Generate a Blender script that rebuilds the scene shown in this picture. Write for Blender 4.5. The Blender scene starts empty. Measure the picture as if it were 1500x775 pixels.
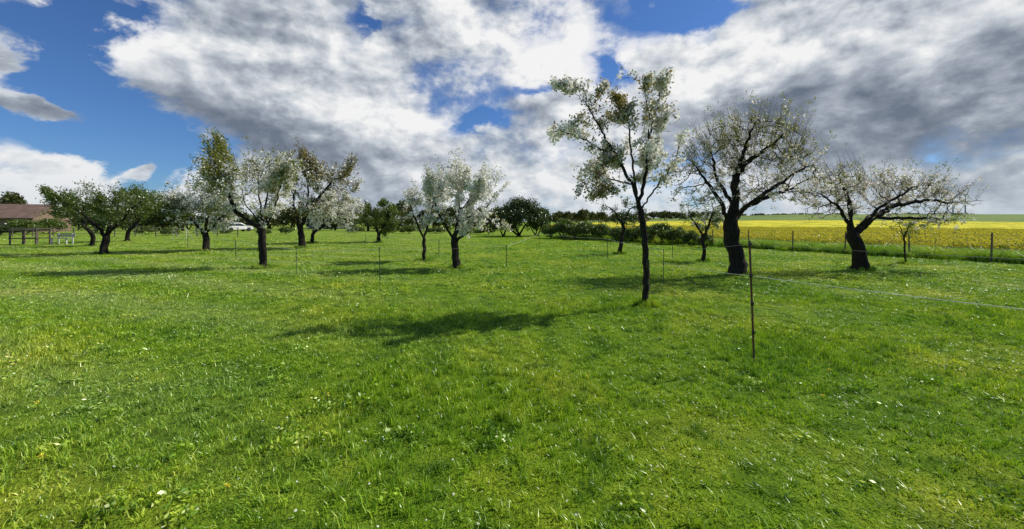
import bpy, math, numpy as np
from mathutils import Vector
rng=np.random.default_rng(7)
F=560.0; CAMH=1.6; HOR=325.0
scene=bpy.context.scene
scene.view_settings.view_transform='Standard'
scene.view_settings.look='None'
scene.view_settings.exposure=0

def ss(a,b,x):
    t=np.clip((x-a)/(b-a),0,1); return t*t*(3-2*t)
def ground_h(x,y):
    x=np.asarray(x,float); y=np.asarray(y,float)
    h=6.5*ss(45,260,y)*ss(0,200,x)
    near=1-ss(20,60,np.hypot(x,y))
    h=h+near*(0.012*np.sin(x*1.1+0.6*y)+0.010*np.sin(y*1.4-x*0.8))
    return h
def P(px,py,D):
    return np.array([(px-750)/F*D, D, CAMH-(py-HOR)/F*D])

class MB:
    def __init__(s): s.v=[];s.f=[];s.n=0
    def add(s,v,f,mat=0,smooth=False):
        v=np.asarray(v,float).reshape(-1,3); f=np.asarray(f,int)
        if len(f)==0: return
        s.v.append(v); s.f.append((f+s.n,mat,smooth)); s.n+=len(v)
    def build(s,name,mats,loc=(0,0,0),parent=None,link=True):
        me=bpy.data.meshes.new(name)
        v=np.concatenate(s.v)
        me.vertices.add(len(v)); me.vertices.foreach_set('co',v.ravel())
        loops=np.concatenate([f.ravel() for f,_,_ in s.f])
        sizes=np.concatenate([np.full(len(f),f.shape[1]) for f,_,_ in s.f])
        mi=np.concatenate([np.full(len(f),m) for f,m,_ in s.f])
        sm=np.concatenate([np.full(len(f),q) for f,_,q in s.f])
        st=np.concatenate([[0],np.cumsum(sizes)[:-1]])
        me.loops.add(len(loops)); me.loops.foreach_set('vertex_index',loops.astype(np.int32))
        me.polygons.add(len(sizes)); me.polygons.foreach_set('loop_start',st.astype(np.int32))
        me.polygons.foreach_set('material_index',mi.astype(np.int32))
        me.polygons.foreach_set('use_smooth',sm.astype(bool))
        for m in mats: me.materials.append(m)
        me.update(calc_edges=True); me.validate()
        ob=bpy.data.objects.new(name,me); ob.location=loc
        if link: scene.collection.objects.link(ob)
        if parent: ob.parent=parent
        return ob

def tube(mb,pts,rad,sides,mat,smooth=True,cap=True):
    pts=np.asarray(pts,float); n=len(pts)
    if n<2: return
    t=np.gradient(pts,axis=0); t/= (np.linalg.norm(t,axis=1,keepdims=True)+1e-9)
    ref=np.array([1.0,0,0]) if abs(t[0][0])<0.9 else np.array([0,1.0,0])
    a=np.zeros_like(t); u=ref
    for i in range(n):
        u=u-t[i]*np.dot(u,t[i]); l=np.linalg.norm(u)
        if l<1e-6: u=np.array([0,0,1.0])-t[i]*t[i][2]; l=np.linalg.norm(u)+1e-9
        u=u/l; a[i]=u
    b=np.cross(t,a)
    th=np.arange(sides)*2*math.pi/sides
    rad=np.asarray(rad,float)
    if rad.ndim==1: rad=np.repeat(rad[:,None],sides,axis=1)
    ring=pts[:,None,:]+rad[:,:,None]*(np.cos(th)[None,:,None]*a[:,None,:]+np.sin(th)[None,:,None]*b[:,None,:])
    idx=np.arange(n*sides).reshape(n,sides)
    q=np.stack([idx[:-1],np.roll(idx[:-1],-1,1),np.roll(idx[1:],-1,1),idx[1:]],-1).reshape(-1,4)
    mb.add(ring.reshape(-1,3),q,mat,smooth)
    if cap: mb.add(ring[-1],np.arange(sides)[None,:],mat,False)

def box(mb,c,s,mat,rz=0.0):
    x,y,z=[q/2 for q in s]
    v=np.array([[-x,-y,-z],[x,-y,-z],[x,y,-z],[-x,y,-z],[-x,-y,z],[x,-y,z],[x,y,z],[-x,y,z]])
    cs,sn=math.cos(rz),math.sin(rz)
    v=np.stack([v[:,0]*cs-v[:,1]*sn,v[:,0]*sn+v[:,1]*cs,v[:,2]],-1)+np.array(c)
    mb.add(v,[[0,3,2,1],[4,5,6,7],[0,1,5,4],[1,2,6,5],[2,3,7,6],[3,0,4,7]],mat)

def rand_dirs(n):
    d=rng.normal(size=(n,3)); return d/np.linalg.norm(d,axis=1,keepdims=True)
def leaves(mb,p,L,W,mat,bias=None):
    n=len(p)
    if n==0: return
    a=rand_dirs(n)
    if bias is not None: a=a+bias; a/=np.linalg.norm(a,axis=1,keepdims=True)
    b=np.cross(a,rand_dirs(n)); b/=np.linalg.norm(b,axis=1,keepdims=True)+1e-9
    L=np.broadcast_to(L,(n,))[:,None]; W=np.broadcast_to(W,(n,))[:,None]
    v=np.stack([p,p+a*L*.45+b*W*.5,p+a*L,p+a*L*.45-b*W*.5],1).reshape(-1,3)
    mb.add(v,np.arange(4*n).reshape(n,4),mat)

# ---------------- materials
def newmat(name):
    m=bpy.data.materials.new(name); m.use_nodes=True
    nt=m.node_tree; nt.nodes.clear()
    return m,nt,nt.nodes,nt.links
def N(nt,t,**kw):
    n=nt.nodes.new(t)
    for k,v in kw.items(): setattr(n,k,v)
    return n
def ramp(nt,stops,fac=None):
    r=nt.nodes.new('ShaderNodeValToRGB'); e=r.color_ramp.elements
    while len(e)>1: e.remove(e[-1])
    e[0].position=stops[0][0]; e[0].color=(*stops[0][1],1)
    for p,c in stops[1:]:
        x=e.new(p); x.color=(*c,1)
    if fac is not None: nt.links.new(fac,r.inputs[0])
    return r
def math_(nt,op,a,b=None,c=None,clamp=False):
    n=nt.nodes.new('ShaderNodeMath'); n.operation=op; n.use_clamp=clamp
    for i,v in enumerate((a,b,c)):
        if v is None: continue
        if isinstance(v,(int,float)): n.inputs[i].default_value=v
        else: nt.links.new(v,n.inputs[i])
    return n.outputs[0]
def mixc(nt,f,a,b,mode='MIX'):
    n=nt.nodes.new('ShaderNodeMixRGB'); n.blend_type=mode
    for i,v in enumerate((f,a,b)):
        if isinstance(v,(int,float)): n.inputs[i].default_value=v
        elif isinstance(v,tuple): n.inputs[i].default_value=(*v,1)
        else: nt.links.new(v,n.inputs[i])
    return n.outputs[0]
def noise(nt,vec,scale,detail=3,rough=.5,dist=0,out='Fac'):
    n=nt.nodes.new('ShaderNodeTexNoise')
    n.inputs['Scale'].default_value=scale; n.inputs['Detail'].default_value=detail
    n.inputs['Roughness'].default_value=rough; n.inputs['Distortion'].default_value=dist
    if vec is not None: nt.links.new(vec,n.inputs['Vector'])
    return n.outputs[out]
def geo(nt): return nt.nodes.new('ShaderNodeNewGeometry')

def leafmat(name,cols,transl=.4,gloss=.06,worldvar=None):
    m,nt,nn,lk=newmat(name)
    g=geo(nt)
    k=len(cols); r=ramp(nt,[(i/(k-1),c) for i,c in enumerate(cols)],g.outputs['Random Per Island'])
    col=r.outputs[0]
    if worldvar:
        nz=noise(nt,g.outputs['Position'],worldvar,3)
        rr=ramp(nt,[(.35,(.55,.6,.6)),(.65,(1.4,1.3,1.0))],nz)
        col=mixc(nt,1.0,col,rr.outputs[0],'MULTIPLY')
    d=N(nt,'ShaderNodeBsdfDiffuse'); t=N(nt,'ShaderNodeBsdfTranslucent'); gl=N(nt,'ShaderNodeBsdfGlossy')
    gl.inputs['Roughness'].default_value=.35
    lk.new(col,d.inputs[0]); lk.new(col,t.inputs[0])
    mx=N(nt,'ShaderNodeMixShader'); mx.inputs[0].default_value=transl
    lk.new(d.outputs[0],mx.inputs[1]); lk.new(t.outputs[0],mx.inputs[2])
    mg=N(nt,'ShaderNodeMixShader'); mg.inputs[0].default_value=gloss
    lk.new(mx.outputs[0],mg.inputs[1]); lk.new(gl.outputs[0],mg.inputs[2])
    o=N(nt,'ShaderNodeOutputMaterial'); lk.new(mg.outputs[0],o.inputs[0])
    return m
def solid(name,c,rough=.6,metal=0,var=.25,scale=8,bump=0):
    m,nt,nn,lk=newmat(name)
    g=geo(nt); nz=noise(nt,g.outputs['Position'],scale,5)
    r=ramp(nt,[(.25,tuple(x*(1-var) for x in c)),(.75,tuple(min(1,x*(1+var)) for x in c))],nz)
    b=N(nt,'ShaderNodeBsdfPrincipled'); lk.new(r.outputs[0],b.inputs['Base Color'])
    b.inputs['Roughness'].default_value=rough; b.inputs['Metallic'].default_value=metal
    if bump:
        bp=N(nt,'ShaderNodeBump'); bp.inputs['Strength'].default_value=bump; lk.new(nz,bp.inputs['Height']); lk.new(bp.outputs[0],b.inputs['Normal'])
    o=N(nt,'ShaderNodeOutputMaterial'); lk.new(b.outputs[0],o.inputs[0])
    return m

def bark():
    m,nt,nn,lk=newmat('bark')
    g=geo(nt)
    mp=N(nt,'ShaderNodeMapping'); mp.inputs['Scale'].default_value=(1,1,.3); lk.new(g.outputs['Position'],mp.inputs[0])
    nz=noise(nt,mp.outputs[0],28,5,.65)
    r=ramp(nt,[(.3,(.010,.008,.007)),(.55,(.030,.025,.020)),(.75,(.075,.062,.048))],nz)
    b=N(nt,'ShaderNodeBsdfPrincipled'); lk.new(r.outputs[0],b.inputs['Base Color']); b.inputs['Roughness'].default_value=.95
    b.inputs['Specular IOR Level'].default_value=.15
    bp=N(nt,'ShaderNodeBump'); bp.inputs['Strength'].default_value=.9; bp.inputs['Distance'].default_value=.03
    lk.new(nz,bp.inputs['Height']); lk.new(bp.outputs[0],b.inputs['Normal'])
    o=N(nt,'ShaderNodeOutputMaterial'); lk.new(b.outputs[0],o.inputs[0]); return m
BARK=bark()
WHITE=leafmat('blossom_white',[(.80,.78,.70),(.87,.86,.80),(.88,.88,.85)],.42,.02)
PINK=leafmat('blossom_pink',[(.80,.68,.64),(.85,.80,.76),(.87,.85,.81)],.42,.02)
L_BRONZE=leafmat('leaf_bronze',[(.13,.14,.02),(.22,.19,.03),(.27,.17,.04)],.5)
L_YG=leafmat('leaf_yellowgreen',[(.13,.18,.02),(.24,.26,.03),(.33,.29,.05)],.5)
L_GREEN=leafmat('leaf_green',[(.06,.11,.015),(.11,.17,.02),(.18,.22,.03)],.45)
L_DARK=leafmat('leaf_dark',[(.03,.06,.012),(.055,.095,.018),(.09,.13,.02)],.3)
L_FAR=leafmat('leaf_far',[(.045,.07,.025),(.075,.11,.03),(.12,.14,.035),(.12,.095,.045)],.3,.03,.12)

# ---------------- tree generator
def colonize(pos,par,attr,step,dk,di,iters,bias,wob):
    pos=list(map(np.array,pos)); par=list(par)
    A=np.array(attr); PP=np.array(pos)
    d=np.linalg.norm(A[:,None]-PP[None],axis=2); near=d.argmin(1); dist=d.min(1)
    for it_ in range(iters):
        if len(A)==0: break
        act=dist<di
        if not act.any(): act=dist<dist.min()+.3
        ni=near[act]; dr=A[act]-PP[ni]; dr/=np.linalg.norm(dr,axis=1,keepdims=True)+1e-9
        u,inv=np.unique(ni,return_inverse=True)
        s=np.zeros((len(u),3)); np.add.at(s,inv.ravel(),dr)
        s/=np.linalg.norm(s,axis=1,keepdims=True)+1e-9
        s+=rng.normal(size=s.shape)*wob+np.array([0,0,bias])
        s/=np.linalg.norm(s,axis=1,keepdims=True)+1e-9
        new=PP[u]+s*step
        base=len(PP); PP=np.concatenate([PP,new]); par.extend(u.tolist())
        d=np.linalg.norm(A[:,None]-new[None],axis=2); k=d.argmin(1); dm=d[np.arange(len(A)),k]
        up=dm<dist; near[up]=base+k[up]; dist[up]=dm[up]
        keep=dist>dk; A=A[keep]; near=near[keep]; dist=dist[keep]
        if len(PP)>9000: break
    return PP,np.array(par)

def make_tree(name,D,base,trunk,limbs,blobs,R,natt,leaf,mixb,cl,leafL=.045,bloss=WHITE,step=.1,dk=.2,wob=.25,
              bias=.05,shoots=1.5,shootL=.18,upshoot=0,upL=.6,blsize=.028,nper=6,tip=.0035,depth=1.0,spread=.05,nleaf=4,upcl=1.0,lowb=0.0):
    b=P(base[0],base[1],D); o=np.array([b[0],b[1],float(ground_h(b[0],b[1]))-0.03])
    def loc(p,dd=0):
        q=P(p[0],p[1],D); return np.array([q[0]-b[0],dd,q[2]-b[2]])
    pos=[];par=[]
    def addpoly(pts,start):
        prev=start
        for i,q in enumerate(pts):
            if prev<0: pos.append(q); par.append(-1); prev=len(pos)-1; continue
            a=pos[prev]; L=np.linalg.norm(q-a); k=max(1,int(L/step))
            for j in range(1,k+1):
                w=rng.normal(size=3)*step*.16 if j<k else 0
                pos.append(a+(q-a)*j/k+w); par.append(prev); prev=len(pos)-1
        return prev
    addpoly([loc(p) for p in trunk],-1)
    for l in limbs:
        pts=[loc(p[:2],p[2] if len(p)>2 else 0) for p in l]
        arr=np.array(pos); s=int(np.linalg.norm(arr-pts[0],axis=1).argmin())
        addpoly(pts[1:] if len(pts)>1 else pts,s)
    vol=np.array([bb[2]*bb[3]*bb[2] for bb in blobs],float); vol=vol**.8; vol/=vol.sum()
    at=[]
    for bb,v in zip(blobs,vol):
        n=int(natt*v)+4; u=rand_dirs(n)*(rng.random((n,1))**(1/2.4))
        c=loc(bb[:2],bb[4] if len(bb)>4 else 0)
        rx=bb[2]/F*D; rz=bb[3]/F*D
        at.append(c+u*np.array([rx,rx*depth,rz]))
    at=np.concatenate(at)
    pp,pa=colonize(pos,par,at,step,dk,1.2 if D<20 else 2.0,140,bias,wob)
    n=len(pp); ch=[[] for _ in range(n)]
    for i in range(1,n): ch[pa[i]].append(i)
    tips=sum(1 for c in ch if not c)
    pw=max(1.5,math.log(max(tips,3))/math.log(R*.8/tip))
    r=np.zeros(n)
    for i in range(n-1,-1,-1):
        r[i]=tip if not ch[i] else sum(r[c]**pw for c in ch[i])**(1/pw)
    hh=pp[:,2]; flare=1+.45*np.exp(-np.clip(hh,0,9)/(R*1.1))
    r=r*np.where((r>R*.5),flare,1)
    mb=MB()
    starts=[(0,None)]
    while starts:
        s,p0=starts.pop(); path=[]; rr=[]
        if p0 is not None: path.append(pp[p0]); rr.append(min(r[s]*1.15,r[p0]))
        c=s
        while True:
            path.append(pp[c]); rr.append(r[c])
            if not ch[c]: break
            k=sorted(ch[c],key=lambda q:-r[q])
            for q in k[1:]: starts.append((q,c))
            c=k[0]
        rm=max(rr); sides=3 if rm<.008 else (5 if rm<.03 else (8 if rm<.08 else 14))
        rr=np.array(rr); path=np.array(path)
        if sides==14:
            ph=rng.random(3)*6; th=np.arange(14)*2*math.pi/14
            z=path[:,2][:,None]
            rad=rr[:,None]*(1+.1*np.sin(3*th[None]+ph[0]+z*1.5)+.06*np.sin(5*th[None]+ph[1]-z*3)+rng.normal(size=(len(path),14))*.03)
        else: rad=rr
        tube(mb,path,rad,sides,0,True,True)
    thin=np.where((r<.014*(1 if D<20 else 1.5))&(hh>.25*hh.max()))[0]
    ctr=at.mean(0)
    def add_shoots(idx,L,dirbias,rad,rj=.7):
        m=len(idx)
        p=pp[idx]; d=rand_dirs(m)*rj+dirbias; d/=np.linalg.norm(d,axis=1,keepdims=True)
        a=np.cross(d,rand_dirs(m)); a/=np.linalg.norm(a,axis=1,keepdims=True)+1e-9; b2=np.cross(d,a)
        e=p+d*L[:,None]
        v=np.stack([p+a*rad,p-a*rad*.5+b2*rad*.87,p-a*rad*.5-b2*rad*.87,e],1).reshape(-1,3)
        ii=np.arange(m)[:,None]*4
        f=np.concatenate([ii+np.array([[0,1,3]]),ii+np.array([[1,2,3]]),ii+np.array([[2,0,3]])])
        mb.add(v,f,0,True); return p,d,L
    m=int(len(thin)*shoots); idx=rng.choice(thin,m)
    out=pp[idx]-ctr; out/=np.linalg.norm(out,axis=1,keepdims=True)+1e-9
    tr=.0022*max(1,D/12)
    p1,d1,L1=add_shoots(idx,shootL*rng.uniform(.4,1.3,m),out*.6+np.array([0,0,.3]),tr)
    P1=[(p1,d1,L1,np.ones(len(L1)))]
    if upshoot>0:
        outer=thin[hh[thin]>np.percentile(hh[thin],45)]
        m=int(upshoot); idx=rng.choice(outer,m)
        out=pp[idx]-ctr; out/=np.linalg.norm(out,axis=1,keepdims=True)+1e-9
        u_=add_shoots(idx,upL*rng.uniform(.4,1.2,m),out*.8+np.array([0,0,1.1]),tr*1.3,.35)
        P1.append((*u_,np.full(m,upcl)))
    ps=np.concatenate([q[0] for q in P1]); ds=np.concatenate([q[1] for q in P1]); Ls=np.concatenate([q[2] for q in P1]); wt=np.concatenate([q[3] for q in P1])
    cw=.15+np.clip(np.sin(ps[:,0]*7/(D/8)+ps[:,1]*3/(D/8))+np.sin(ps[:,2]*8/(D/8)+ps[:,1]*5/(D/8)+1),0,2)
    pr=Ls*wt*cw; pr/=pr.sum(); k=rng.choice(len(ps),cl,p=pr); t=rng.random(cl)
    C=ps[k]+ds[k]*(Ls[k]*t)[:,None]
    w=np.sin(C[:,0]*2.3/ (D/10)+1)+np.sin(C[:,2]*2.9/(D/10)+2)+np.sin(C[:,1]*2.1/(D/10))
    hz_=(C[:,2]-C[:,2].min())/(np.ptp(C[:,2])+1e-6)
    isb=rng.random(cl)<np.clip(mixb*(1+.35*w)+lowb*(.5-hz_),0,1)
    CB=C[isb]; CL=C[~isb]
    if len(CB):
        q=np.repeat(CB,nper,axis=0)+rng.normal(size=(len(CB)*nper,3))*spread*.5
        leaves(mb,q,blsize*rng.uniform(.7,1.3,len(q)),blsize*rng.uniform(.8,1.3,len(q)),2)
        q=CB+rng.normal(size=(len(CB),3))*spread*.6
        leaves(mb,q,leafL*rng.uniform(.6,1.1,len(q)),leafL*.5,1)
    if len(CL):
        q=np.repeat(CL,nleaf,axis=0)+rng.normal(size=(len(CL)*nleaf,3))*spread*.6
        leaves(mb,q,leafL*rng.uniform(.6,1.4,len(q)),leafL*.55*rng.uniform(.7,1.2,len(q)),1,np.array([0,0,.3]))
    ob=mb.build(name,[BARK,leaf,bloss],tuple(o))
    return ob,o

tree_bases=[]
def T(*a,**k):
    ob,o=make_tree(*a,**k); tree_bases.append((o[0],o[1],a[6])); return ob

T('cherry_tree',7.2,(945,450),[(945,452),(947,400),(945,350),(939,312),(932,288)],
  [[(939,312),(925,272,-.1),(903,235,-.15),(880,195,-.1),(858,150,0)],
   [(940,300),(950,250,.1),(958,190,.15),(972,120,.1)],
   [(944,308),(968,268,.1),(992,232,0)],
   [(932,290),(926,230,0),(915,165,-.1)],
   [(925,272),(890,258,.3),(858,245,.4)],
   [(950,250),(940,180,-.4),(930,135,-.5)],[(903,235),(860,205,0),(822,192,-.1)]],
  [(905,185,40,50),(842,190,50,18),(835,132,28,14),(885,135,30,28),(974,116,22,32),(948,165,32,32),(988,195,22,36),(970,242,42,30),
   (885,240,42,28),(872,285,30,16),(930,240,40,40)],.07,300,L_BRONZE,.66,2300,
  leafL=.062,step=.07,dk=.14,wob=.2,bias=.12,shoots=1.0,shootL=.17,blsize=.05,nper=9,spread=.07,depth=1.2,tip=.0042,nleaf=5)
T('apple_tree',11.5,(1080,403),[(1080,405),(1078,375),(1071,345),(1070,325)],
  [[(1070,330),(1048,295,-.3),(1022,262,-.4),(1002,238,-.4)],
   [(1070,325),(1078,290,0),(1084,255,.2),(1108,228,.2),(1132,212,.1),(1152,190,0)],
   [(1076,300),(1064,260,.5),(1056,210,.6)],
   [(1074,325),(1105,300,.4),(1145,285,.6),(1185,270,.6)],
   [(1072,320),(1090,290,-.7),(1120,262,-1.1),(1140,250,-1.3)],
   [(1084,255),(1080,215,-.4),(1095,180,-.5)]],
  [(1100,210,72,38),(1045,232,42,38),(1150,228,36,36),(1175,272,45,34),(1015,278,40,38),(1110,265,75,34),(1060,190,30,20)],.25,1800,L_YG,.30,3500,
  leafL=.05,bloss=PINK,step=.11,dk=.175,wob=.3,bias=.12,shoots=1.5,shootL=.27,upshoot=1500,upL=.9,blsize=.052,nper=6,tip=.005,depth=.9,upcl=.5,lowb=1.0)
T('apple_tree',12.6,(1262,396),[(1262,398),(1259,375),(1252,350),(1246,332)],
  [[(1246,332),(1222,305,-.2),(1200,290,-.3)],[(1247,330),(1246,290,.1),(1236,255,.2)],
   [(1252,345),(1285,318,.2),(1325,300,.3),(1370,292,.2),(1400,296,.1)],[(1250,340),(1275,300,-.5),(1305,275,-.8)],
   [(1285,318),(1330,320,-.4),(1370,322,-.5)]],
  [(1238,270,42,36),(1205,295,30,35),(1290,275,45,26),(1340,285,50,28),(1388,295,36,26),(1350,318,50,20),(1255,300,45,25)],.22,1300,L_YG,.38,2300,
  leafL=.05,bloss=PINK,step=.12,dk=.2,wob=.32,bias=.0,shoots=1.5,shootL=.3,upshoot=700,upL=.75,blsize=.052,nper=6,tip=.0052,upcl=.5,lowb=.5)
T('cherry_tree',13.2,(668,393),[(668,395),(667,370),(665,350)],
  [[(665,352),(645,315,-.2),(635,285,-.2)],[(665,352),(672,310,.2),(668,260,.2)],[(666,355),(700,325,-.2),(722,290,-.1)],[(668,320),(690,280,.5),(715,258,.5)]],
  [(650,265,28,30),(668,258,26,26),(700,288,32,30),(715,262,22,14),(690,318,48,18),(640,312,26,26),(722,330,24,12)],.16,750,L_YG,.70,2200,
  leafL=.065,step=.12,dk=.23,shoots=1.2,shootL=.22,blsize=.062,nper=8,spread=.085,tip=.0055,upshoot=180,upL=.65)
T('cherry_tree',15.7,(622,382),[(622,384),(622,365),(621,345)],
  [[(621,348),(608,315,-.2),(600,290,0)],[(621,345),(632,310,.2),(636,280,.2)]],
  [(612,303,26,26),(636,292,24,24),(604,318,20,16)],.22,450,L_BRONZE,.55,1400,leafL=.075,step=.14,dk=.26,shoots=1.3,shootL=.25,blsize=.065,nper=7,spread=.09,tip=.006,upshoot=120,upL=.6)
T('cherry_tree',13.4,(384,392),[(384,394),(386,368),(385,345),(382,328)],
  [[(382,335),(355,310,-.3),(340,275,-.3),(322,232,-.3)],[(382,328),(385,290,.2),(392,245,.2)],[(384,335),(408,300,-.2),(420,270,-.3)],[(384,320),(365,275,.5),(362,240,.6)],[(384,330),(380,300,-.7),(378,275,-.9)]],
  [(318,236,24,22),(345,265,34,26),(378,258,28,28),(408,268,24,24),(352,298,50,22),(402,304,26,20),(318,275,28,20)],.25,900,L_YG,.40,3700,
  leafL=.075,step=.13,dk=.25,shoots=1.1,shootL=.24,blsize=.062,nper=7,spread=.09,tip=.0055,upshoot=380,upL=.8,nleaf=5,upcl=1.1,lowb=.5)
T('cherry_tree',23.6,(442,363),[(442,364),(442,350),(441,335)],
  [[(441,338),(430,300,0),(432,250,0)],[(441,335),(448,290,.3),(445,240,.3)],[(441,330),(470,290,-.3),(495,262,-.4)]],
  [(436,246,18,20),(458,266,22,22),(488,264,26,18),(512,280,18,14),(433,288,22,24),(470,298,40,20)],.24,650,L_BRONZE,.22,3000,
  leafL=.12,step=.2,dk=.42,shoots=1.1,shootL=.4,blsize=.1,nper=6,spread=.15,tip=.01,nleaf=5,upshoot=280,upL=1.15,upcl=1.1,lowb=.6)
T('cherry_tree',29,(457,353),[(457,354),(458,340)],[[(458,342),(480,322,0),(495,310,0)],[(458,342),(462,325,0)]],
  [(492,308,32,22),(460,318,18,16),(508,320,22,16)],.2,450,L_YG,.82,2300,leafL=.13,step=.25,dk=.45,shootL=.35,blsize=.14,nper=8,spread=.2,tip=.01,upshoot=120,upL=1.0)
T('cherry_tree',21,(302,367),[(302,368),(302,355),(301,342)],[[(301,345),(280,318,0),(268,300,0)],[(301,342),(305,305,0),(302,280,0)],[(301,345),(322,315,.2),(330,300,.2)]],
  [(298,287,34,22),(268,302,28,22),(322,302,28,22),(295,318,48,18)],.22,700,L_GREEN,.55,3200,leafL=.11,step=.19,dk=.36,shootL=.3,blsize=.095,nper=7,spread=.14,tip=.008,upshoot=150,upL=.8)
T('apple_tree',19,(151,372),[(151,373),(152,360),(156,345),(158,335)],[[(156,345),(130,320,0),(110,305,0)],[(158,335),(165,310,.2),(168,295,.2)],[(157,340),(190,315,-.2),(205,300,-.2)]],
  [(110,300,34,20),(150,290,42,16),(195,300,34,22),(150,312,60,16)],.17,700,L_GREEN,.05,3000,leafL=.09,step=.18,dk=.34,shootL=.28,blsize=.06,nper=4,spread=.13,tip=.007,upshoot=200,upL=.6)
T('apple_tree',31,(187,354),[(187,355),(188,340)],[[(188,340),(205,320,0)]],[(200,303,28,22),(178,318,28,16)],.25,400,L_GREEN,.05,1500,leafL=.15,step=.28,dk=.46,shootL=.4,spread=.2,tip=.012,upshoot=60,upL=.9)
T('apple_tree',25,(135,360),[(135,361),(135,342)],[[(135,342),(120,322,0)]],[(118,312,30,22),(140,318,28,16)],.16,400,L_DARK,.05,1500,leafL=.12,step=.22,dk=.4,shootL=.35,spread=.17,tip=.01)
T('apple_tree',30,(555,355),[(555,356),(555,342)],[[(555,342),(545,325,0)],[(555,342),(568,322,0)]],[(555,316,28,20),(540,325,18,14),(572,324,18,16)],.16,500,L_GREEN,.04,2200,leafL=.14,step=.26,dk=.42,shootL=.35,spread=.2,tip=.011)
T('apple_tree',19,(908,372),[(906,373),(910,355),(913,338),(912,322)],[[(912,325),(900,308,0),(888,300,0)],[(912,325),(922,305,0),(930,300,0)]],
  [(900,305,26,14),(925,305,18,16),(912,318,28,12)],.15,420,L_DARK,.05,650,leafL=.08,step=.17,dk=.3,shootL=.35,spread=.1,tip=.008,bias=0)
T('apple_tree',15.4,(1030,383),[(1030,384),(1031,360),(1030,345)],[[(1030,345),(1018,325,0),(1008,312,0)],[(1030,345),(1040,322,0),(1045,305,0)]],
  [(1012,312,20,18),(1040,308,22,20),(1030,325,30,12)],.085,380,L_GREEN,.2,800,leafL=.06,step=.14,dk=.24,shootL=.3,blsize=.05,spread=.08,tip=.006)
T('sapling',14.4,(1325,387),[(1325,388),(1325,365),(1324,345)],[[(1324,345),(1318,330,0)],[(1324,345),(1332,328,0)]],
  [(1322,328,18,14),(1335,335,12,14)],.035,140,L_YG,.1,250,leafL=.06,step=.12,dk=.22,shootL=.25,spread=.07,tip=.005)

# ---------------- bushes and distant trees
def mass(name,items,mat,lf,cover=2.2):
    mb=MB()
    for (x,y,z0,rx,ry,rz) in items:
        area=math.pi*2*(rx*rz+ry*rz)
        n=int(min(cover*area/(lf*lf*.35),14000))
        k=max(6,int(14+n/500))
        u=rand_dirs(k); u[:,2]=np.abs(u[:,2])*1.25-.35
        cc=np.array([x,y,z0+rz*.85])+u*np.array([rx*.66,ry*.66,rz*.68])
        ci=rng.integers(0,k,n)
        rr=rng.uniform(.2,.45,k)[ci][:,None]
        p=cc[ci]+rand_dirs(n)*(rng.random((n,1))**.45)*rr*np.array([rx,ry,rz])
        p[:,2]=np.maximum(p[:,2],z0+rng.random(n)*.3*rz)
        leaves(mb,p,lf*rng.uniform(.6,1.4,len(p)),lf*.7*rng.uniform(.6,1.2,len(p)),0)
        for j in range(3):
            a=np.array([x+rng.normal()*rx*.05,y,z0-.1]); e=cc[rng.integers(0,k)]
            mid=(a+e)/2+rng.normal(size=3)*.1*rx; mid[2]=max(mid[2],z0+.3*rz)
            tube(mb,[a,mid,e],np.array([.05,.035,.01])*rz,6,1)
    return mb.build(name,[mat,BARK])
def it(px0,pytop,pybot,halfw,D):
    X=(px0-750)/F*D; z0=float(ground_h(X,D)); top=CAMH-(pytop-HOR)/F*D
    rx=halfw/F*D; rz=max((top-z0)/1.75,.3)
    return (X,D,z0,rx,rx*.8,rz)
mass('dark_bush',[it(762,287,345,38,42),it(738,302,345,22,41),it(786,304,345,20,43)],L_DARK,.17)
hb=[it(826,320,350,20,36),it(858,323,351,22,34),it(882,327,352,18,33),it(942,329,356,20,29),it(968,326,357,22,27.5),it(990,331,358,18,26.5),
     it(806,326,349,16,37),it(905,331,353,18,31),it(923,331,353,16,30),it(1012,337,360,14,25),it(842,327,349,14,35),it(1034,342,360,13,23.6)]
mass('hedge_bushes',hb,L_GREEN,.11)
far=[]
for i in range(80):
    px=rng.uniform(-60,740); D=rng.uniform(68,110)
    top=rng.uniform(300,316) if px>260 else rng.uniform(299,315)
    far.append(it(px,top,345,rng.uniform(11,26),D))
for px,t,hw in ((15,282,24),(60,302,18),(92,306,18),(540,297,20),(590,294,22),(240,294,16),(575,300,22),(645,308,18),(690,311,20),(722,308,16),(222,298,14),(268,300,16)):
    far.append(it(px,t,345,hw,66))
mass('distant_trees',far,L_FAR,.38,1.8)
far=[]
for i in range(80):
    px=rng.uniform(780,1420); D=rng.uniform(250,300)
    far.append(it(px,rng.uniform(309,316) if px<1060 else rng.uniform(312.5,316),345,rng.uniform(5,14),D))
for px,t,hw in ((795,304,13),(815,309,13),(835,308,14),(855,306,12),(880,311,12),(905,312,14),(940,312,14),(975,309,14),(1000,312,12)): far.append(it(px,t,345,hw,200))
mass('distant_tree_line',far,L_FAR,.9,1.5)
mass('roadside_bushes',[it(35,322,352,27,46),it(70,320,350,22,50),it(5,332,352,16,45),it(250,333,348,14,45),it(215,331,348,16,48),it(420,332,348,14,50),it(385,335,348,12,50),
   it(600,331,348,18,52),it(520,332,348,16,55),it(640,333,348,16,52),it(690,333,348,18,50),it(715,332,348,14,48),it(332,338,348,10,52)],L_GREEN,.2)

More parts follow.
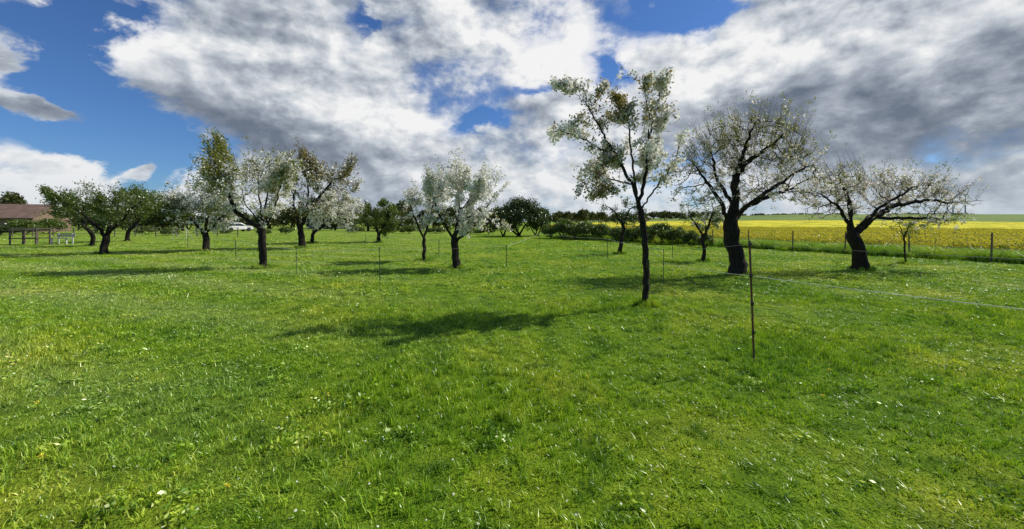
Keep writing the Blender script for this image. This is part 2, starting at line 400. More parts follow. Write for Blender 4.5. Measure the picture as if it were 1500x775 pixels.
# ---------------- ground
def gridcoord(n,lim,k=5.5):
    t=np.linspace(-1,1,n); return lim*np.sinh(t*k)/math.sinh(k)
gx=gridcoord(360,2500,6.5); gy=gridcoord(360,2500,6.5)
X,Y=np.meshgrid(gx,gy); Z=ground_h(X,Y)
nx=len(gx); idx=np.arange(nx*nx).reshape(nx,nx)
q=np.stack([idx[:-1,:-1],idx[:-1,1:],idx[1:,1:],idx[1:,:-1]],-1).reshape(-1,4)
def grass_color(nt,g):
    pos=g.outputs['Position']
    n1=noise(nt,pos,.38,3,.7); n2=noise(nt,pos,2.9,3,.72)
    a=ramp(nt,[(.3,(.165,.355,.014)),(.5,(.285,.47,.020)),(.7,(.46,.57,.042))],n1).outputs[0]
    b=ramp(nt,[(.33,(.38,.50,.42)),(.5,(1,1,1)),(.67,(1.35,1.2,1.45))],n2).outputs[0]
    c=mixc(nt,.88,a,b,'MULTIPLY')
    sx=N(nt,'ShaderNodeSeparateXYZ'); nt.links.new(pos,sx.inputs[0])
    ph=math_(nt,'ADD',math_(nt,'ADD',math_(nt,'MULTIPLY',sx.outputs[0],1.0),math_(nt,'MULTIPLY',sx.outputs[1],2.6)),math_(nt,'MULTIPLY',n1,5))
    lane=math_(nt,'SINE',ph)
    lw=math_(nt,'MULTIPLY',math_(nt,'MULTIPLY',math_(nt,'ADD',lane,1),.19),math_(nt,'MULTIPLY',sx.outputs[0],-.12,clamp=True))
    c=mixc(nt,lw,c,(.55,.64,.22))
    return c,sx.outputs[2]
m,nt,nn,lk=newmat('lawn'); g=geo(nt)
c,pz=grass_color(nt,g); nf=noise(nt,g.outputs['Position'],45,3,.7)
c=mixc(nt,.85,c,ramp(nt,[(.3,(.2,.22,.2)),(.7,(.72,.7,.68))],nf).outputs[0],'MULTIPLY')
cn=noise(nt,g.outputs['Position'],.03,3,.6)
crop=ramp(nt,[(.35,(.10,.17,.035)),(.65,(.17,.23,.05))],cn).outputs[0]
c=mixc(nt,math_(nt,'MULTIPLY',math_(nt,'SUBTRACT',pz,.3),.8,clamp=True),c,crop)
bs=N(nt,'ShaderNodeBsdfPrincipled'); lk.new(c,bs.inputs['Base Color']); bs.inputs['Roughness'].default_value=.9; bs.inputs['Specular IOR Level'].default_value=.1
bp=N(nt,'ShaderNodeBump'); bp.inputs['Distance'].default_value=.05; lk.new(nf,bp.inputs['Height']); lk.new(bp.outputs[0],bs.inputs['Normal'])
o=N(nt,'ShaderNodeOutputMaterial'); lk.new(bs.outputs[0],o.inputs[0]); LAWN=m
mb=MB(); mb.add(np.stack([X,Y,Z],-1),q,0,True); mb.build('ground',[LAWN])

m,nt,nn,lk=newmat('grass_blades'); g=geo(nt)
c,_=grass_color(nt,g)
rr=ramp(nt,[(0,(.42,.6,.5)),(.5,(1,1,1)),(.88,(1.32,1.17,1.2)),(1,(1.9,1.4,4.5))],g.outputs['Random Per Island'])
c=mixc(nt,1,c,rr.outputs[0],'MULTIPLY')
d=N(nt,'ShaderNodeBsdfDiffuse'); t=N(nt,'ShaderNodeBsdfTranslucent'); gl=N(nt,'ShaderNodeBsdfGlossy'); gl.inputs['Roughness'].default_value=.38
c2=mixc(nt,1,c,(1.1,1.05,.7),'MULTIPLY')
lk.new(c,d.inputs[0]); lk.new(c2,t.inputs[0])
mx=N(nt,'ShaderNodeMixShader'); mx.inputs[0].default_value=.32; lk.new(d.outputs[0],mx.inputs[1]); lk.new(t.outputs[0],mx.inputs[2])
mg=N(nt,'ShaderNodeMixShader'); mg.inputs[0].default_value=.055; lk.new(mx.outputs[0],mg.inputs[1]); lk.new(gl.outputs[0],mg.inputs[2])
o=N(nt,'ShaderNodeOutputMaterial'); lk.new(mg.outputs[0],o.inputs[0]); BLADE=m

def blades(mb,n,half,hmin,hmax,w,bend=.5,tuft=True):
    p=np.stack([rng.uniform(-half,half,n),rng.uniform(-half,half,n),np.zeros(n)],-1)
    h=rng.uniform(hmin,hmax,n)
    if tuft:
        tc=p[rng.integers(0,n,max(8,n//24))]
        j=rng.integers(0,len(tc),n); f=rng.random(n)<.58
        p[f]=tc[j[f]]+rng.normal(size=(f.sum(),3))*np.array([.017,.017,0])
        th2=(rng.random(len(tc))*.85+.6)[j]
        h=h*np.where(f,th2*1.12,.76)
    az=rng.random(n)*6.283; side=np.stack([np.cos(az),np.sin(az),np.zeros(n)],-1)
    az2=rng.random(n)*6.283; ln=np.stack([np.cos(az2),np.sin(az2),np.zeros(n)],-1)*(h*bend*rng.uniform(.2,1.3,n))[:,None]
    up=np.array([0,0,1.])*h[:,None]; ww=side*(w*rng.uniform(.6,1.4,n)*.5)[:,None]
    v=np.stack([p-ww,p+ww,p+up*.6+ln*.35+ww*.85,p+up*.6+ln*.35-ww*.85,p+up*.95+ln],1).reshape(-1,3)
    i=np.arange(n)[:,None]*5
    mb.v.append(v); b=mb.n; mb.n+=len(v)
    mb.f.append((i+np.array([[0,1,2,3]])+b,0,False)); mb.f.append((i+np.array([[3,2,4]])+b,0,False))
def inst_collection(name,objs):
    c=bpy.data.collections.new(name)
    for o_ in objs: c.objects.link(o_)
    return c
objs=[]
for k,(n,h0,h1,w,bd) in enumerate([(900,.028,.06,.0058,.8),(900,.022,.052,.0055,1.0),(850,.03,.07,.006,.7),(850,.022,.055,.0058,.9),(850,.025,.06,.006,.9)]):
    mb=MB(); blades(mb,n,.26,h0,h1,w,bd)
    if k in (2,3,4):
        for j in range(5 if k==3 else 1):
            c_=rng.uniform(-.18,.18,2)
            q=np.stack([rng.normal(size=26)*.035+c_[0],rng.normal(size=26)*.035+c_[1],rng.uniform(.02,.055,26)],-1)
            leaves(mb,q,rng.uniform(.02,.045,26),rng.uniform(.014,.028,26),0,np.array([0,0,.3]))
    objs.append(mb.build('grass_patch_%s'%'abcde'[k],[BLADE],link=False))
GC=inst_collection('grass_patches',objs)
mb=MB(); blades(mb,420,.35,.5,1.0,.014,.5,False); tg=mb.build('tall_grass_patch',[BLADE],link=False)
TGC=inst_collection('tall_grass_patches',[tg])

def scatter(name,pts,rot,scl,idx,coll):
    me=bpy.data.meshes.new(name); me.from_pydata([tuple(p) for p in pts],[],[])
    a=me.attributes.new('rot','FLOAT','POINT'); a.data.foreach_set('value',np.asarray(rot,np.float32))
    a=me.attributes.new('scl','FLOAT_VECTOR','POINT'); a.data.foreach_set('vector',np.asarray(scl,np.float32).ravel())
    a=me.attributes.new('vidx','INT','POINT'); a.data.foreach_set('value',np.asarray(idx,np.int32))
    ob=bpy.data.objects.new(name,me); scene.collection.objects.link(ob)
    ng=bpy.data.node_groups.new(name+'_nodes','GeometryNodeTree')
    ng.interface.new_socket('Geometry',in_out='INPUT',socket_type='NodeSocketGeometry')
    ng.interface.new_socket('Geometry',in_out='OUTPUT',socket_type='NodeSocketGeometry')
    nn=ng.nodes; lk=ng.links
    gi=nn.new('NodeGroupInput'); go=nn.new('NodeGroupOutput'); ip=nn.new('GeometryNodeInstanceOnPoints')
    ci=nn.new('GeometryNodeCollectionInfo'); ci.inputs['Collection'].default_value=coll
    ci.inputs['Separate Children'].default_value=True; ci.inputs['Reset Children'].default_value=True
    def na(n_,t_):
        x=nn.new('GeometryNodeInputNamedAttribute'); x.data_type=t_; x.inputs['Name'].default_value=n_; return x.outputs['Attribute']
    cx=nn.new('ShaderNodeCombineXYZ'); lk.new(na('rot','FLOAT'),cx.inputs[2])
    lk.new(gi.outputs[0],ip.inputs['Points']); lk.new(ci.outputs[0],ip.inputs['Instance'])
    ip.inputs['Pick Instance'].default_value=True
    lk.new(na('vidx','INT'),ip.inputs['Instance Index']); lk.new(cx.outputs[0],ip.inputs['Rotation']); lk.new(na('scl','FLOAT_VECTOR'),ip.inputs['Scale'])
    lk.new(ip.outputs[0],go.inputs[0])
    md=ob.modifiers.new('scatter','NODES'); md.node_group=ng
    return ob
FB=np.array([(34,-8),(26.5,4),(19.5,14.2),(12.3,26.5),(8.5,31.5),(4.2,38),(2.5,60)],float)
def beyond(x,y):
    yy=FB[:,1]; return x>np.interp(y,yy,FB[:,0])+.3
pts=[];rot=[];scl=[]
def region(r0,r1,S,sz):
    xs=np.arange(-1.5*r1-3,1.5*r1+3,S)+S/2; ys=np.arange(-2 if r0==0 else r0,r1,S)+S/2
    A,B=np.meshgrid(xs,ys); A=A.ravel(); B=B.ravel()
    k=(np.abs(A)<1.42*np.maximum(B,0)+3.2)&(~beyond(A,B))
    A=A[k];B=B[k]; z=ground_h(A,B)
    hv=.75+.4*(np.sin(A*1.3+B*.7)+np.sin(B*1.9-A*.6+1))*.5+rng.uniform(-.1,.35,len(A)); hv=np.clip(hv,.45,1.5)
    for a,b,c,h in zip(A,B,z,hv):
        pts.append((a,b,c)); rot.append(rng.integers(0,4)*math.pi/2); scl.append((S/.5,S/.5,sz*h))
region(0,8,.5,1.05); region(8,18,1.0,1.0); region(18,46,2.0,1.0)
for (x,y,R) in tree_bases:
    for i in range(12):
        a=rng.random()*6.283; r=R*1.2+rng.random()*.12
        pts.append((x+r*math.cos(a),y+r*math.sin(a),0)); rot.append(rng.random()*6); scl.append((.28,.28,rng.uniform(1.4,2.8)))
scatter('grass',pts,rot,scl,rng.integers(0,5,len(pts)),GC)
pts=[]
for i in range(1000):
    y=rng.uniform(-4,40); x=np.interp(y,FB[:,1],FB[:,0])+rng.uniform(-.2,2.6)+ (rng.random()**3)*1.5
    pts.append((x,y,float(ground_h(x,y))))
s=rng.uniform(.3,.6,len(pts))
scatter('tall_grass',pts,rng.random(len(pts))*6,np.stack([s*2,s*2,s],-1),np.zeros(len(pts)),TGC)

# rapeseed field
m,nt,nn,lk=newmat('rapeseed_canopy'); g=geo(nt)
n1=noise(nt,g.outputs['Position'],.12,5,.75); n2=noise(nt,g.outputs['Position'],3,4,.7)
f=math_(nt,'ADD',math_(nt,'MULTIPLY',n1,.65),math_(nt,'MULTIPLY',n2,.35))
c=ramp(nt,[(.37,(.14,.21,.025)),(.45,(.38,.39,.035)),(.56,(.70,.62,.05))],f)
bs=N(nt,'ShaderNodeBsdfPrincipled'); lk.new(c.outputs[0],bs.inputs['Base Color']); bs.inputs['Roughness'].default_value=.95
bs.inputs['Specular IOR Level'].default_value=.05
bp=N(nt,'ShaderNodeBump'); bp.inputs['Distance'].default_value=.2; lk.new(n2,bp.inputs['Height']); lk.new(bp.outputs[0],bs.inputs['Normal'])
o=N(nt,'ShaderNodeOutputMaterial'); lk.new(bs.outputs[0],o.inputs[0]); RAPE=m
Bn=np.array([(60,-14),(37,-2),(30,7),(23.5,16.5),(17,27),(11,36),(9,60),(16,210)],float)
On=np.array([(190,-14),(185,30),(172,76),(154,108),(138,128),(115,150),(88,182),(45,238)],float)
tt=np.linspace(0,1,180); kk=np.linspace(0,1,len(Bn))
Bp=np.stack([np.interp(tt,kk,Bn[:,i]) for i in (0,1)],-1); Op=np.stack([np.interp(tt,kk,On[:,i]) for i in (0,1)],-1)
sv=np.linspace(0,1,180)**2
G=Bp[:,None]*(1-sv)[None,:,None]+Op[:,None]*sv[None,:,None]
gz=ground_h(G[...,0],G[...,1])+.22*ss(0,.02,sv)[None,:]+.03+rng.normal(size=G.shape[:2])*.04
idx=np.arange(180*180).reshape(180,180)
q=np.stack([idx[:-1,:-1],idx[:-1,1:],idx[1:,1:],idx[1:,:-1]],-1).reshape(-1,4)
mb=MB(); mb.add(np.concatenate([G,gz[...,None]],-1),q,0,True)
mb.build('rapeseed_field',[RAPE])
YEL=leafmat('rapeseed_flower',[(.6,.52,.02),(.7,.62,.04),(.8,.72,.08)],.35,.02)
STEM=leafmat('rapeseed_stem',[(.08,.14,.02),(.15,.22,.03)],.4)
mb=MB(); n=190
p=np.stack([rng.uniform(-.8,.8,n),rng.uniform(-.8,.8,n),np.zeros(n)],-1); e=p+np.stack([rng.normal(size=n)*.06,rng.normal(size=n)*.06,rng.uniform(.25,.6,n)],-1)
for k in range(5):
    leaves(mb,e+rng.normal(size=(n,3))*.035,.05,.05,1)
for k in range(4):
    t=rng.random((n,1)); leaves(mb,p*(1-t)+e*t,.15,.035,0,np.array([0,0,1.0]))
rp=mb.build('rapeseed_patch',[STEM,YEL],link=False); RC=inst_collection('rapeseed_patches',[rp])
pts=[];s=[]
for i in range(4600):
    a=rng.random(); sI=rng.random()**1.8*.4
    b=np.array([np.interp(a,kk,Bn[:,j]) for j in (0,1)]); o_=np.array([np.interp(a,kk,On[:,j]) for j in (0,1)])
    q_=b*(1-sI)+o_*sI
    if a>.86 : continue
    pts.append((q_[0],q_[1],float(ground_h(*q_)))); s.append(rng.uniform(.6,1.1))
s=np.array(s)
scatter('rapeseed_plants',pts,rng.random(len(pts))*6,np.stack([s,s,s],-1),np.zeros(len(pts)),RC)

# daisies, dandelions
DW=leafmat('daisy_petals',[(.8,.8,.78),(.85,.85,.84)],.3,.02)
mb=MB(); n=4600
cl=rng.uniform([-14,1.3],[14,20],size=(260,2)); j=rng.integers(0,260,n)
xy=cl[j]+rng.normal(size=(n,2))*.55
u=rng.random(n)<.5; xy[u]=np.stack([rng.uniform(-12,12,u.sum()),1.2+rng.random(u.sum())**1.2*15],-1)
z=ground_h(xy[:,0],xy[:,1])+rng.uniform(.035,.07,n)
c0=np.stack([xy[:,0],xy[:,1],z],-1)
nrm=rand_dirs(n)*.45+np.array([0,0,1.]); nrm/=np.linalg.norm(nrm,axis=1,keepdims=True)
a=np.cross(nrm,np.array([1.,0,0])); a/=np.linalg.norm(a,axis=1,keepdims=True); b=np.cross(nrm,a)
rad=rng.uniform(.003,.0075,n)*(1+xy[:,1].clip(0,20)*.02)
th=np.arange(8)*math.pi/4
v=c0[:,None]+rad[:,None,None]*(np.cos(th)[None,:,None]*a[:,None]+np.sin(th)[None,:,None]*b[:,None])
mb.add(v.reshape(-1,3),np.arange(n*8).reshape(n,8),0)
v=c0[:,None]+nrm[:,None]*.002+.35*rad[:,None,None]*(np.cos(th)[None,:,None]*a[:,None]+np.sin(th)[None,:,None]*b[:,None])
mb.add(v.reshape(-1,3),np.arange(n*8).reshape(n,8),1)
mb.build('daisies',[DW,YEL])
mb=MB()
DY=leafmat('dandelion_yellow',[(.8,.72,.06),(.85,.78,.12)],.2,.02)
dl=[(333,725),(200,565),(55,602),(1205,590),(130,500),(860,560),(60,680),(1215,552),(480,590),(1180,470),(620,470)]
for (px,py) in dl:
    D=896/(py-325); x=(px-750)/F*D
    cc=np.array([x,D,float(ground_h(x,D))+.07]); m_=40
    leaves(mb,cc+rng.normal(size=(m_,3))*.003,.015,.007,0,np.array([0,0,.7]))
    tube(mb,[cc-[0,0,.07],cc],[.0015,.0015],5,1)
mb.build('dandelions',[DY,STEM])

# ---------------- electric fence
RUST=solid('rusty_post',(.11,.035,.028),.6,.2,.4,30,.2)
GREYP=solid('grey_post',(.05,.055,.05),.5)
DARKP=solid('insulator_black',(.02,.02,.02),.4)
WIRE=solid('wire_white',(.6,.6,.58),.5); STEELW=solid('wire_steel',(.18,.19,.18),.4,.5)
def gpos(px,py):
    D=896/(py-325); return (px-750)/F*D,D
def post(px,py,h,kind,lean=(0,0)):
    x,y=gpos(px,py); z=float(ground_h(x,y)); mb=MB()
    top=np.array([lean[0],lean[1],h]); r=.011 if kind=='metal' else (.008 if y<12 else .012)
    tube(mb,[np.array([0,0,-.1]),top*.5,top],[r,r,r],8,0)
    if kind=='metal':
        for hh in (.35,.68,1.0,h-.03):
            c=top*hh/h; tube(mb,[c-[0,0,.025],c-[0,0,.02],c+[0,0,.02],c+[0,0,.025]],[.012,.016,.016,.012],10,1)
            tube(mb,[c,c+[0,-.035,0],c+[.0,-.035,.02]],[.005,.005,.004],6,1)
        tube(mb,[top-[0,0,.01],top+[0,0,.012]],[.014,.012],8,1)
    else:
        for hh in (.3,.55,.8,.97):
            c=top*hh; tube(mb,[c-[0,0,.012],c+[0,0,.012]],[r+.006,r+.006],6,1)
        tube(mb,[np.array([0,0,.05]),np.array([.05,0,.045])],[.006,.005],5,0)
        tube(mb,[np.array([.05,0,.045]),np.array([.05,0,-.03])],[.005,.004],5,0)
    ob=mb.build('fence_post',[RUST if kind=='metal' else GREYP,DARKP],(x,y,z))
    return np.array([x,y,z]),top
allp={}
for k,a in {'m':(1105,530,1.385,'metal',(-.055,0)),'b':(972,415,.92,'p'),'c':(890,380,.9,'p'),'d':(790,362,.9,'p'),'e':(742,392,.78,'p'),
    'f':(557,430,1.02,'p',(-.02,0)),'g':(434,402,.8,'p'),'h':(345,378,.8,'p'),'i':(643,378,.8,'p'),'j':(535,360,.8,'p'),'k':(985,378,.9,'p'),'l':(275,362,.8,'p')}.items():
    allp[k]=post(*a)
xm,ym=gpos(1105,530)
right=np.array([xm+1.45*1.0,ym-2.6*1.0,0])
allp['r']=(right,np.array([0,0,1.385]))
mbp=MB(); tube(mbp,[np.array([0,0,-.1]),np.array([0,0,1.385])],[.011,.011],8,0); 
for hh in (.68,1.0,1.35): tube(mbp,[np.array([0,0,hh-.02]),np.array([0,0,hh+.02])],[.02,.02],8,1)
mbp.build('fence_post',[RUST,DARKP],tuple(right))
mb=MB()
def wire(a,b,fa,fb,r=.0018,sag=.03,mat=0):
    pa=allp[a][0]+allp[a][1]*fa; pb=allp[b][0]+allp[b][1]*fb
    t=np.linspace(0,1,14)[:,None]; w=pa*(1-t)+pb*t; w[:,2]-=(4*sag*t*(1-t))[:,0]
    tube(mb,w,np.full(14,r),5,mat)
wire('m','r',.72,.72,.0026,.02); wire('m','r',.98,.98,.0016,.02,1)
wire('m','b',.98,.95,.0018,.02,1); wire('m','b',.72,.6,.0024,.03)
for a,b in (('b','c'),('c','d'),('e','d'),('f','g'),('g','h'),('h','l'),('i','e'),('i','j')):
    wire(a,b,.95,.95,.004,.04,0)
wire('f','e',.95,.95,.002,.04,1)
mb.build('fence_wire',[WIRE,STEELW])
mb=MB(); x,y=gpos(945,450)
box(mb,(x+.02,y-.085,.83),(.05,.03,.14),0); tube(mb,[np.array([x+.02,y-.1,.88]),np.array([x+.02,y-.15,.9])],[.008,.006],6,0)
mb.build('fence_insulator',[DARKP])

# ---------------- field fence
WOODP=solid('weathered_wood',(.13,.105,.08),.9,0,.35,12,.3)
mb=MB(); seg=np.concatenate([[0],np.cumsum(np.linalg.norm(np.diff(FB[:-1],axis=0),axis=1))]); L=seg[-1]
at=lambda s_:np.array([np.interp(s_,seg,FB[:-1,0]),np.interp(s_,seg,FB[:-1,1])])
sp=np.arange(0,L,2.3)
for s_ in sp:
    p_=at(s_); z=float(ground_h(*p_)); h=1.15+rng.normal()*.05
    tube(mb,[(p_[0],p_[1],z-.1),(p_[0]+rng.normal()*.03,p_[1],z+h)],[.033,.03],7,0)
for hh in (.15,.35,.55,.75,.95,1.1):
    w=[(*at(s_),float(ground_h(*at(s_)))+hh) for s_ in np.arange(0,L,1.15)]
    tube(mb,w,np.full(len(w),.004),4,1)
for s_ in np.arange(0,L,.3):
    p_=at(s_); z=float(ground_h(*p_)); tube(mb,[(p_[0],p_[1],z+.12),(p_[0],p_[1],z+1.1)],[.0022,.0022],3,1)
mb.build('wire_mesh_fence',[WOODP,STEELW])

# ---------------- houses
BRICK=solid('brick_wall',(.20,.14,.10),.9,0,.2,2); ROOF=solid('roof_tiles',(.15,.095,.068),.85,0,.35,1.2); PLAS=solid('plaster',(.3,.28,.24),.9,0,.1,1)
GLASS=solid('window_glass',(.03,.04,.05),.1); TRIM=solid('white_trim',(.6,.6,.58),.6,0,.05)
def house(name,x,y,w,d,eave,ridge,rz,wall,chim=True):
    e=bpy.data.objects.new(name,None); scene.collection.objects.link(e); e.location=(x,y,float(ground_h(x,y))); e.rotation_euler=(0,0,rz)
    mb=MB(); v=[(-w/2,-d/2,-.2),(w/2,-d/2,-.2),(w/2,d/2,-.2),(-w/2,d/2,-.2),(-w/2,-d/2,eave),(w/2,-d/2,eave),(w/2,d/2,eave),(-w/2,d/2,eave),(-w/2,0,ridge-.1),(w/2,0,ridge-.1)]
    mb.add(v,[[0,1,5,4],[2,3,7,6]],0); mb.add(v,[[1,2,6,9,5],[3,0,4,8,7]],0); mb.build('walls',[wall],parent=e)
    mb=MB(); o=.4; th=.18; s=(ridge-eave)/(d/2)
    for sg in (-1,1):
        ye=sg*(d/2+o); ze=eave-o*s
        v=[(-w/2-o,ye,ze),(w/2+o,ye,ze),(w/2+o,0,ridge),(-w/2-o,0,ridge)]; v+= [(a,b,c+th) for a,b,c in v]
        mb.add(v,[[0,1,2,3],[4,5,6,7],[0,1,5,4],[1,2,6,5],[3,0,4,7]],0)
    mb.build('roof',[ROOF],parent=e)
    mb=MB()
    nwin=max(2,int(w/2.6))
    for i in range(nwin):
        xx=-w/2+(i+.5)*w/nwin
        for zz in ([1.4] if eave<4 else [1.4,4.1]):
            if i==nwin//2 and zz==1.4:
                box(mb,(xx,-d/2-.02,1.05),(1.0,.08,2.1),2); continue
            box(mb,(xx,-d/2-.02,zz),(1.15,.08,1.25),1); box(mb,(xx,-d/2-.065,zz),(.95,.03,1.05),0); box(mb,(xx,-d/2-.085,zz),(.05,.02,1.05),1)
    mb.build('windows_and_door',[GLASS,TRIM,WOODP],parent=e)
    if chim:
        mb=MB(); box(mb,(w*.2,.3,ridge+.3),(.6,.6,1.4),0); box(mb,(w*.2,.3,ridge+1.05),(.75,.75,.1),0); mb.build('chimney',[BRICK],parent=e)
house('brick_house',-79,59,12,8,2.2,4.2,.35,BRICK,False)
house('village_house',-42,88,8,7,3.9,6.4,.3,PLAS); house('village_house',-110,118,12,9,4.0,6.5,.4,PLAS)

# ---------------- parked car
CARW=solid('white_paint',(.7,.7,.7),.25,0,.02); TYRE=solid('tyre',(.02,.02,.02),.8)
def car(x,y,rz):
    e=bpy.data.objects.new('parked_car',None); scene.collection.objects.link(e); e.location=(x,y,0); e.rotation_euler=(0,0,rz)
    prof=[(-2.1,.35),(-2.15,.75),(-2.0,.95),(-1.75,1.4),(-.2,1.46),(.35,1.38),(1.05,.98),(1.95,.82),(2.15,.6),(2.1,.35)]
    mb=MB(); n=len(prof)
    v=[]
    for sy,ins in ((-.85,0),(-.8,1),(.8,1),(.85,0)):
        for (a,b) in prof: v.append((a,sy*(1-(.14 if b>1.05 else 0)),b+(.02*ins)))
    q=[]
    for k in range(3):
        for i in range(n): q.append([k*n+i,k*n+(i+1)%n,(k+1)*n+(i+1)%n,(k+1)*n+i])
    mb.add(v,q,0); mb.add(v[:n],[list(range(n))],0); mb.add(v[3*n:],[list(range(n))],0); mb.build('body',[CARW],parent=e)
    mb=MB()
    for s in (-1,1):
        yy=s*.87
        v=[(-1.65,yy,.98),(-1.5,s*.76,1.33),(.2,s*.76,1.33),(.8,yy,.98)]; mb.add(v,[[0,1,2,3]],0)
    mb.build('side_windows',[GLASS],parent=e)
    mb=MB()
    for a in (-1.35,1.35):
        for s in (-1,1): tube(mb,[(a,s*.7,.32),(a,s*.9,.32)],[.32,.32],16,0)
    mb.build('wheels',[TYRE],parent=e)
car(-46.0,64,1.1)

MET=solid('painted_metal',(.5,.5,.48),.5); PALEW=solid('pale_wood',(.3,.29,.26),.7)
mb=MB()
def bar(a,b,r,mat=0): tube(mb,[a,b],[r,r],8,mat)
for dx in (0,.9,1.8): bar((dx,0,-.1),(dx,0,1.1),.05); 
for dx in (0,.9,1.8): bar((dx,.8,-.1),(dx,.8,1.1),.05)
for z_ in (.45,1.05):
    bar((-.1,0,z_),(1.9,0,z_),.035); bar((-.1,.8,z_),(1.9,.8,z_),.035)
for k in range(5): box(mb,(.9,.1+.15*k,1.12),(2.1,.12,.03),0)
mb.build('wooden_rack',[WOODP],(-34.8,26.5,0))
mb=MB()
for k in range(3): box(mb,(0,-.15+.15*k,.45),(1.3,.12,.04),0)
for k in range(2): box(mb,(0,.28,.6+.13*k),(1.3,.03,.1),0)
for s in (-.5,.5):
    box(mb,(s,-.15,.215),(.07,.07,.43),1); box(mb,(s,.24,.4),(.07,.05,.8),1)
mb.build('park_bench',[PALEW,MET],(-31.8,27,0))
mb=MB()
tube(mb,[(-.6,0,0),(-.6,0,1.0),(.6,0,1.0),(.6,0,0)],[.02]*4,8,0); tube(mb,[(-.6,.7,0),(-.6,0,1.0)],[.015]*2,6,0); tube(mb,[(.6,.7,0),(.6,0,1.0)],[.015]*2,6,0); tube(mb,[(-.6,.7,.03),(.6,.7,.03)],[.015]*2,6,0)
mb.build('small_goal',[MET],(-30,34.5,0))
mb=MB()
for k in range(14): tube(mb,[(-58+k*2.2,41,-.1),(-58+k*2.2,41,1.0)],[.05,.05],6,0)
for z_ in (.35,.65,.95): tube(mb,[(-58,41,z_),(-29.4,41,z_)],[.02,.02],5,0)
mb.build('garden_fence',[WOODP])

# ---------------- wind turbines
TW=solid('turbine_grey',(.35,.38,.42),.6,0,.02)
def turbine(px,top,D,ph):
    X0=(px-750)/F*D; H=CAMH+(HOR-top)/F*D; mb=MB(); z0=float(ground_h(X0,D))
    tube(mb,[(0,0,0),(0,0,H-z0)],[1.8,1.1],12,0); box(mb,(0,-1,H-z0+.8),(2.4,6,2.4),0)
    for k in range(3):
        a=ph+k*2.094; d=np.array([math.cos(a),0,math.sin(a)]); c=np.array([0,-4.5,H-z0+.8]); t=np.array([-d[2],0,d[0]])
        v=[c+t*.5,c+d*5+t*1.4,c+d*22,c+d*5-t*.6,c-t*.5]; v2=[p+np.array([0,.3,0]) for p in v]
        mb.add(v,[[0,1,2,3,4]],0); mb.add(v2,[[0,1,2,3,4]],0)
    mb.build('wind_turbine',[TW],(X0,D,z0))
turbine(1396,291,1000,.5); turbine(1414,285,1050,1.2)

# ---------------- light and sky
sd=Vector((3.2,1.4,3.35)).normalized()
el=math.asin(sd.z); az=math.atan2(sd.x,sd.y)
sun=bpy.data.lights.new('sun','SUN'); sun.energy=5.0; sun.angle=math.radians(.5); sun.color=(1,.95,.84)
so=bpy.data.objects.new('sun',sun); scene.collection.objects.link(so); so.rotation_euler=sd.to_track_quat('Z','Y').to_euler(); so.location=(30,20,40)
w=bpy.data.worlds.new('World'); scene.world=w; w.name='sky'; w.use_nodes=True; nt=w.node_tree; nt.nodes.clear(); lk=nt.links
sky=N(nt,'ShaderNodeTexSky',sky_type='NISHITA'); sky.sun_disc=False; sky.sun_elevation=el; sky.sun_rotation=az
sky.air_density=1.0; sky.dust_density=.3; sky.ozone_density=2.5
tc=N(nt,'ShaderNodeTexCoord'); DIR0=tc.outputs['Generated']
sx=N(nt,'ShaderNodeSeparateXYZ'); lk.new(DIR0,sx.inputs[0]); z_=sx.outputs[2]; y_=sx.outputs[1]
def warp(scale,off_):
    n=N(nt,'ShaderNodeMapping'); lk.new(DIR0,n.inputs[0]); n.inputs['Location'].default_value=off_; n.inputs['Scale'].default_value=scale; return n.outputs[0]
sc=(1,1,1.6)
n1=noise(nt,warp(sc,(3.1,7.7,0)),2.8,7,.57,.1)
n1b=noise(nt,warp(sc,(3.1+.05,7.7+.02,.085)),2.8,3,.5,.1)
n2=noise(nt,warp(sc,(11,2,5)),8.5,6,.6,.15)
n2b=noise(nt,warp(sc,(11+.018,2+.008,5.03)),8.5,3,.55,.15)
cw_=N(nt,'ShaderNodeCombineXYZ'); lk.new(n2,cw_.inputs[0]); lk.new(n1b,cw_.inputs[1]); lk.new(n1,cw_.inputs[2])
vs=N(nt,'ShaderNodeVectorMath',operation='SUBTRACT'); lk.new(cw_.outputs[0],vs.inputs[0]); vs.inputs[1].default_value=(.5,.5,.5)
vm=N(nt,'ShaderNodeVectorMath',operation='MULTIPLY_ADD'); lk.new(vs.outputs[0],vm.inputs[0]); vm.inputs[1].default_value=(.26,.26,.18); lk.new(DIR0,vm.inputs[2])
DIR=vm.outputs[0]
def pdir(px,py):
    v=np.array([(px-750)/F,1,(HOR-py)/F]); return v/np.linalg.norm(v)
def gauss(acc,px,py,sxp,syp,amp,rotd=0):
    J=np.stack([pdir(px+1,py)-pdir(px-1,py),pdir(px,py-1)-pdir(px,py+1)],1)/2
    G=np.linalg.pinv(J); c_,s_=math.cos(math.radians(rotd)),math.sin(math.radians(rotd))
    g1=(c_*G[0]+s_*G[1])/sxp; g2=(-s_*G[0]+c_*G[1])/syp
    o=[]
    for gg in (g1,g2):
        n=N(nt,'ShaderNodeVectorMath',operation='DOT_PRODUCT'); lk.new(DIR,n.inputs[0]); n.inputs[1].default_value=tuple(gg); o.append(n.outputs['Value'])
    r=math_(nt,'MULTIPLY_ADD',o[1],o[1],math_(nt,'MULTIPLY',o[0],o[0]))
    e=math_(nt,'POWER',math.exp(-1),r)
    return math_(nt,'MULTIPLY_ADD',e,amp,acc)
def addall(l):
    a=0.0
    for q_ in l: a=gauss(a,*q_)
    return a
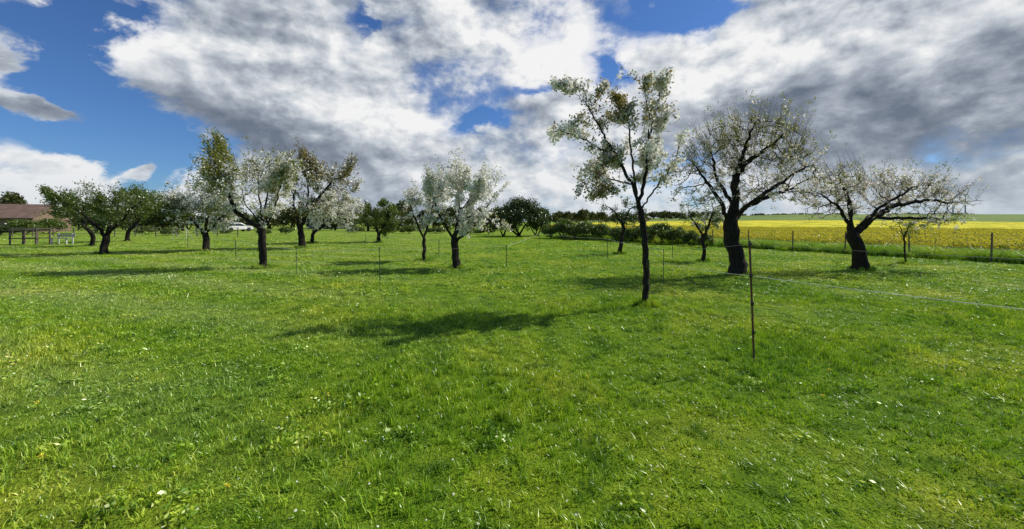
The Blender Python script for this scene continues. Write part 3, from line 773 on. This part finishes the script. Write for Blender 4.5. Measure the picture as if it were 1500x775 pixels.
cov=addall([(45,30,75,75,-.36),(115,165,80,85,-.42),(205,240,70,50,-.36),(60,230,120,30,-.15),
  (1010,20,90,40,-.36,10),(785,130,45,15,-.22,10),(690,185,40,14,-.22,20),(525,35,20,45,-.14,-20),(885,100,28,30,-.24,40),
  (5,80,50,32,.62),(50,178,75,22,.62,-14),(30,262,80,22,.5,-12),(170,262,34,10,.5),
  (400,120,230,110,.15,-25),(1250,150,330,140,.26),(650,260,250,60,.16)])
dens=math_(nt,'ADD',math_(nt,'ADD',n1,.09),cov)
dens=math_(nt,'MULTIPLY_ADD',math_(nt,'SUBTRACT',n2,.5),.40,dens)
# invented clear sky overhead and behind camera, unseen, lowers fill and deepens shadows
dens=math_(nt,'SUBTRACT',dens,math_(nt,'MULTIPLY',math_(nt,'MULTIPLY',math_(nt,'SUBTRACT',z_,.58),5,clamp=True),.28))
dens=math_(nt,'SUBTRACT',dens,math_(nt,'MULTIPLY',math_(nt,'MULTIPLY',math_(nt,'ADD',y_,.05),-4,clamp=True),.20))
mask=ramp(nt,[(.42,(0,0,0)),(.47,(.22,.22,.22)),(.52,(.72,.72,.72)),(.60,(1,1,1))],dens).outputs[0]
rel=math_(nt,'MULTIPLY',math_(nt,'SUBTRACT',n1,n1b),2.3)
rel2=math_(nt,'MULTIPLY',math_(nt,'SUBTRACT',n2,n2b),1.5)
dark=addall([(1330,215,300,60,-.34,-8),(1420,270,260,55,-.18),(350,150,150,60,-.12,-35),(600,235,170,36,-.12,-5),
  (170,262,40,14,-.35),(1200,60,220,55,.26,12),(850,70,100,45,.2),(150,70,60,60,.15),(980,190,110,60,.14),(1400,30,120,30,.1),(480,280,70,30,.12)])
br=math_(nt,'ADD',math_(nt,'ADD',math_(nt,'ADD',.69,rel),rel2),dark)
br=math_(nt,'MULTIPLY_ADD',math_(nt,'SUBTRACT',n2,.5),.7,br)
br=math_(nt,'MULTIPLY_ADD',math_(nt,'SUBTRACT',dens,.62),-.6,br,clamp=True)
cc=ramp(nt,[(0,(.15,.185,.25)),(.25,(.25,.29,.36)),(.5,(.42,.47,.54)),(.75,(.70,.74,.79)),(1,(1.0,1.0,1.0))],br).outputs[0]
hz=math_(nt,'EXPONENT',math_(nt,'MULTIPLY',math_(nt,'MAXIMUM',z_,0),-14))
cc=mixc(nt,math_(nt,'MULTIPLY',hz,.65),cc,(.55,.64,.73))
skc=mixc(nt,1,sky.outputs[0],(.52,.80,1.2),'MULTIPLY')
b1=N(nt,'ShaderNodeBackground'); b1.inputs[1].default_value=.085; lk.new(skc,b1.inputs[0])
b2=N(nt,'ShaderNodeBackground'); b2.inputs[1].default_value=.9; lk.new(cc,b2.inputs[0])
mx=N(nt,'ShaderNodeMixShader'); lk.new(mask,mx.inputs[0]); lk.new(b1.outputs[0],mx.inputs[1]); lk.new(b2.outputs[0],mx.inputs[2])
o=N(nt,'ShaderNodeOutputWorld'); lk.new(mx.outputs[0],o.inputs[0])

# ---------------- camera
cam=bpy.data.cameras.new('camera'); co=bpy.data.objects.new('camera',cam); scene.collection.objects.link(co)
co.location=(0,0,CAMH); co.rotation_euler=(math.radians(90),0,0); cam.sensor_width=36; cam.lens=36*F/1500; cam.shift_y=-(387.5-HOR)/1500
cam.clip_start=.05; cam.clip_end=6000
scene.camera=co
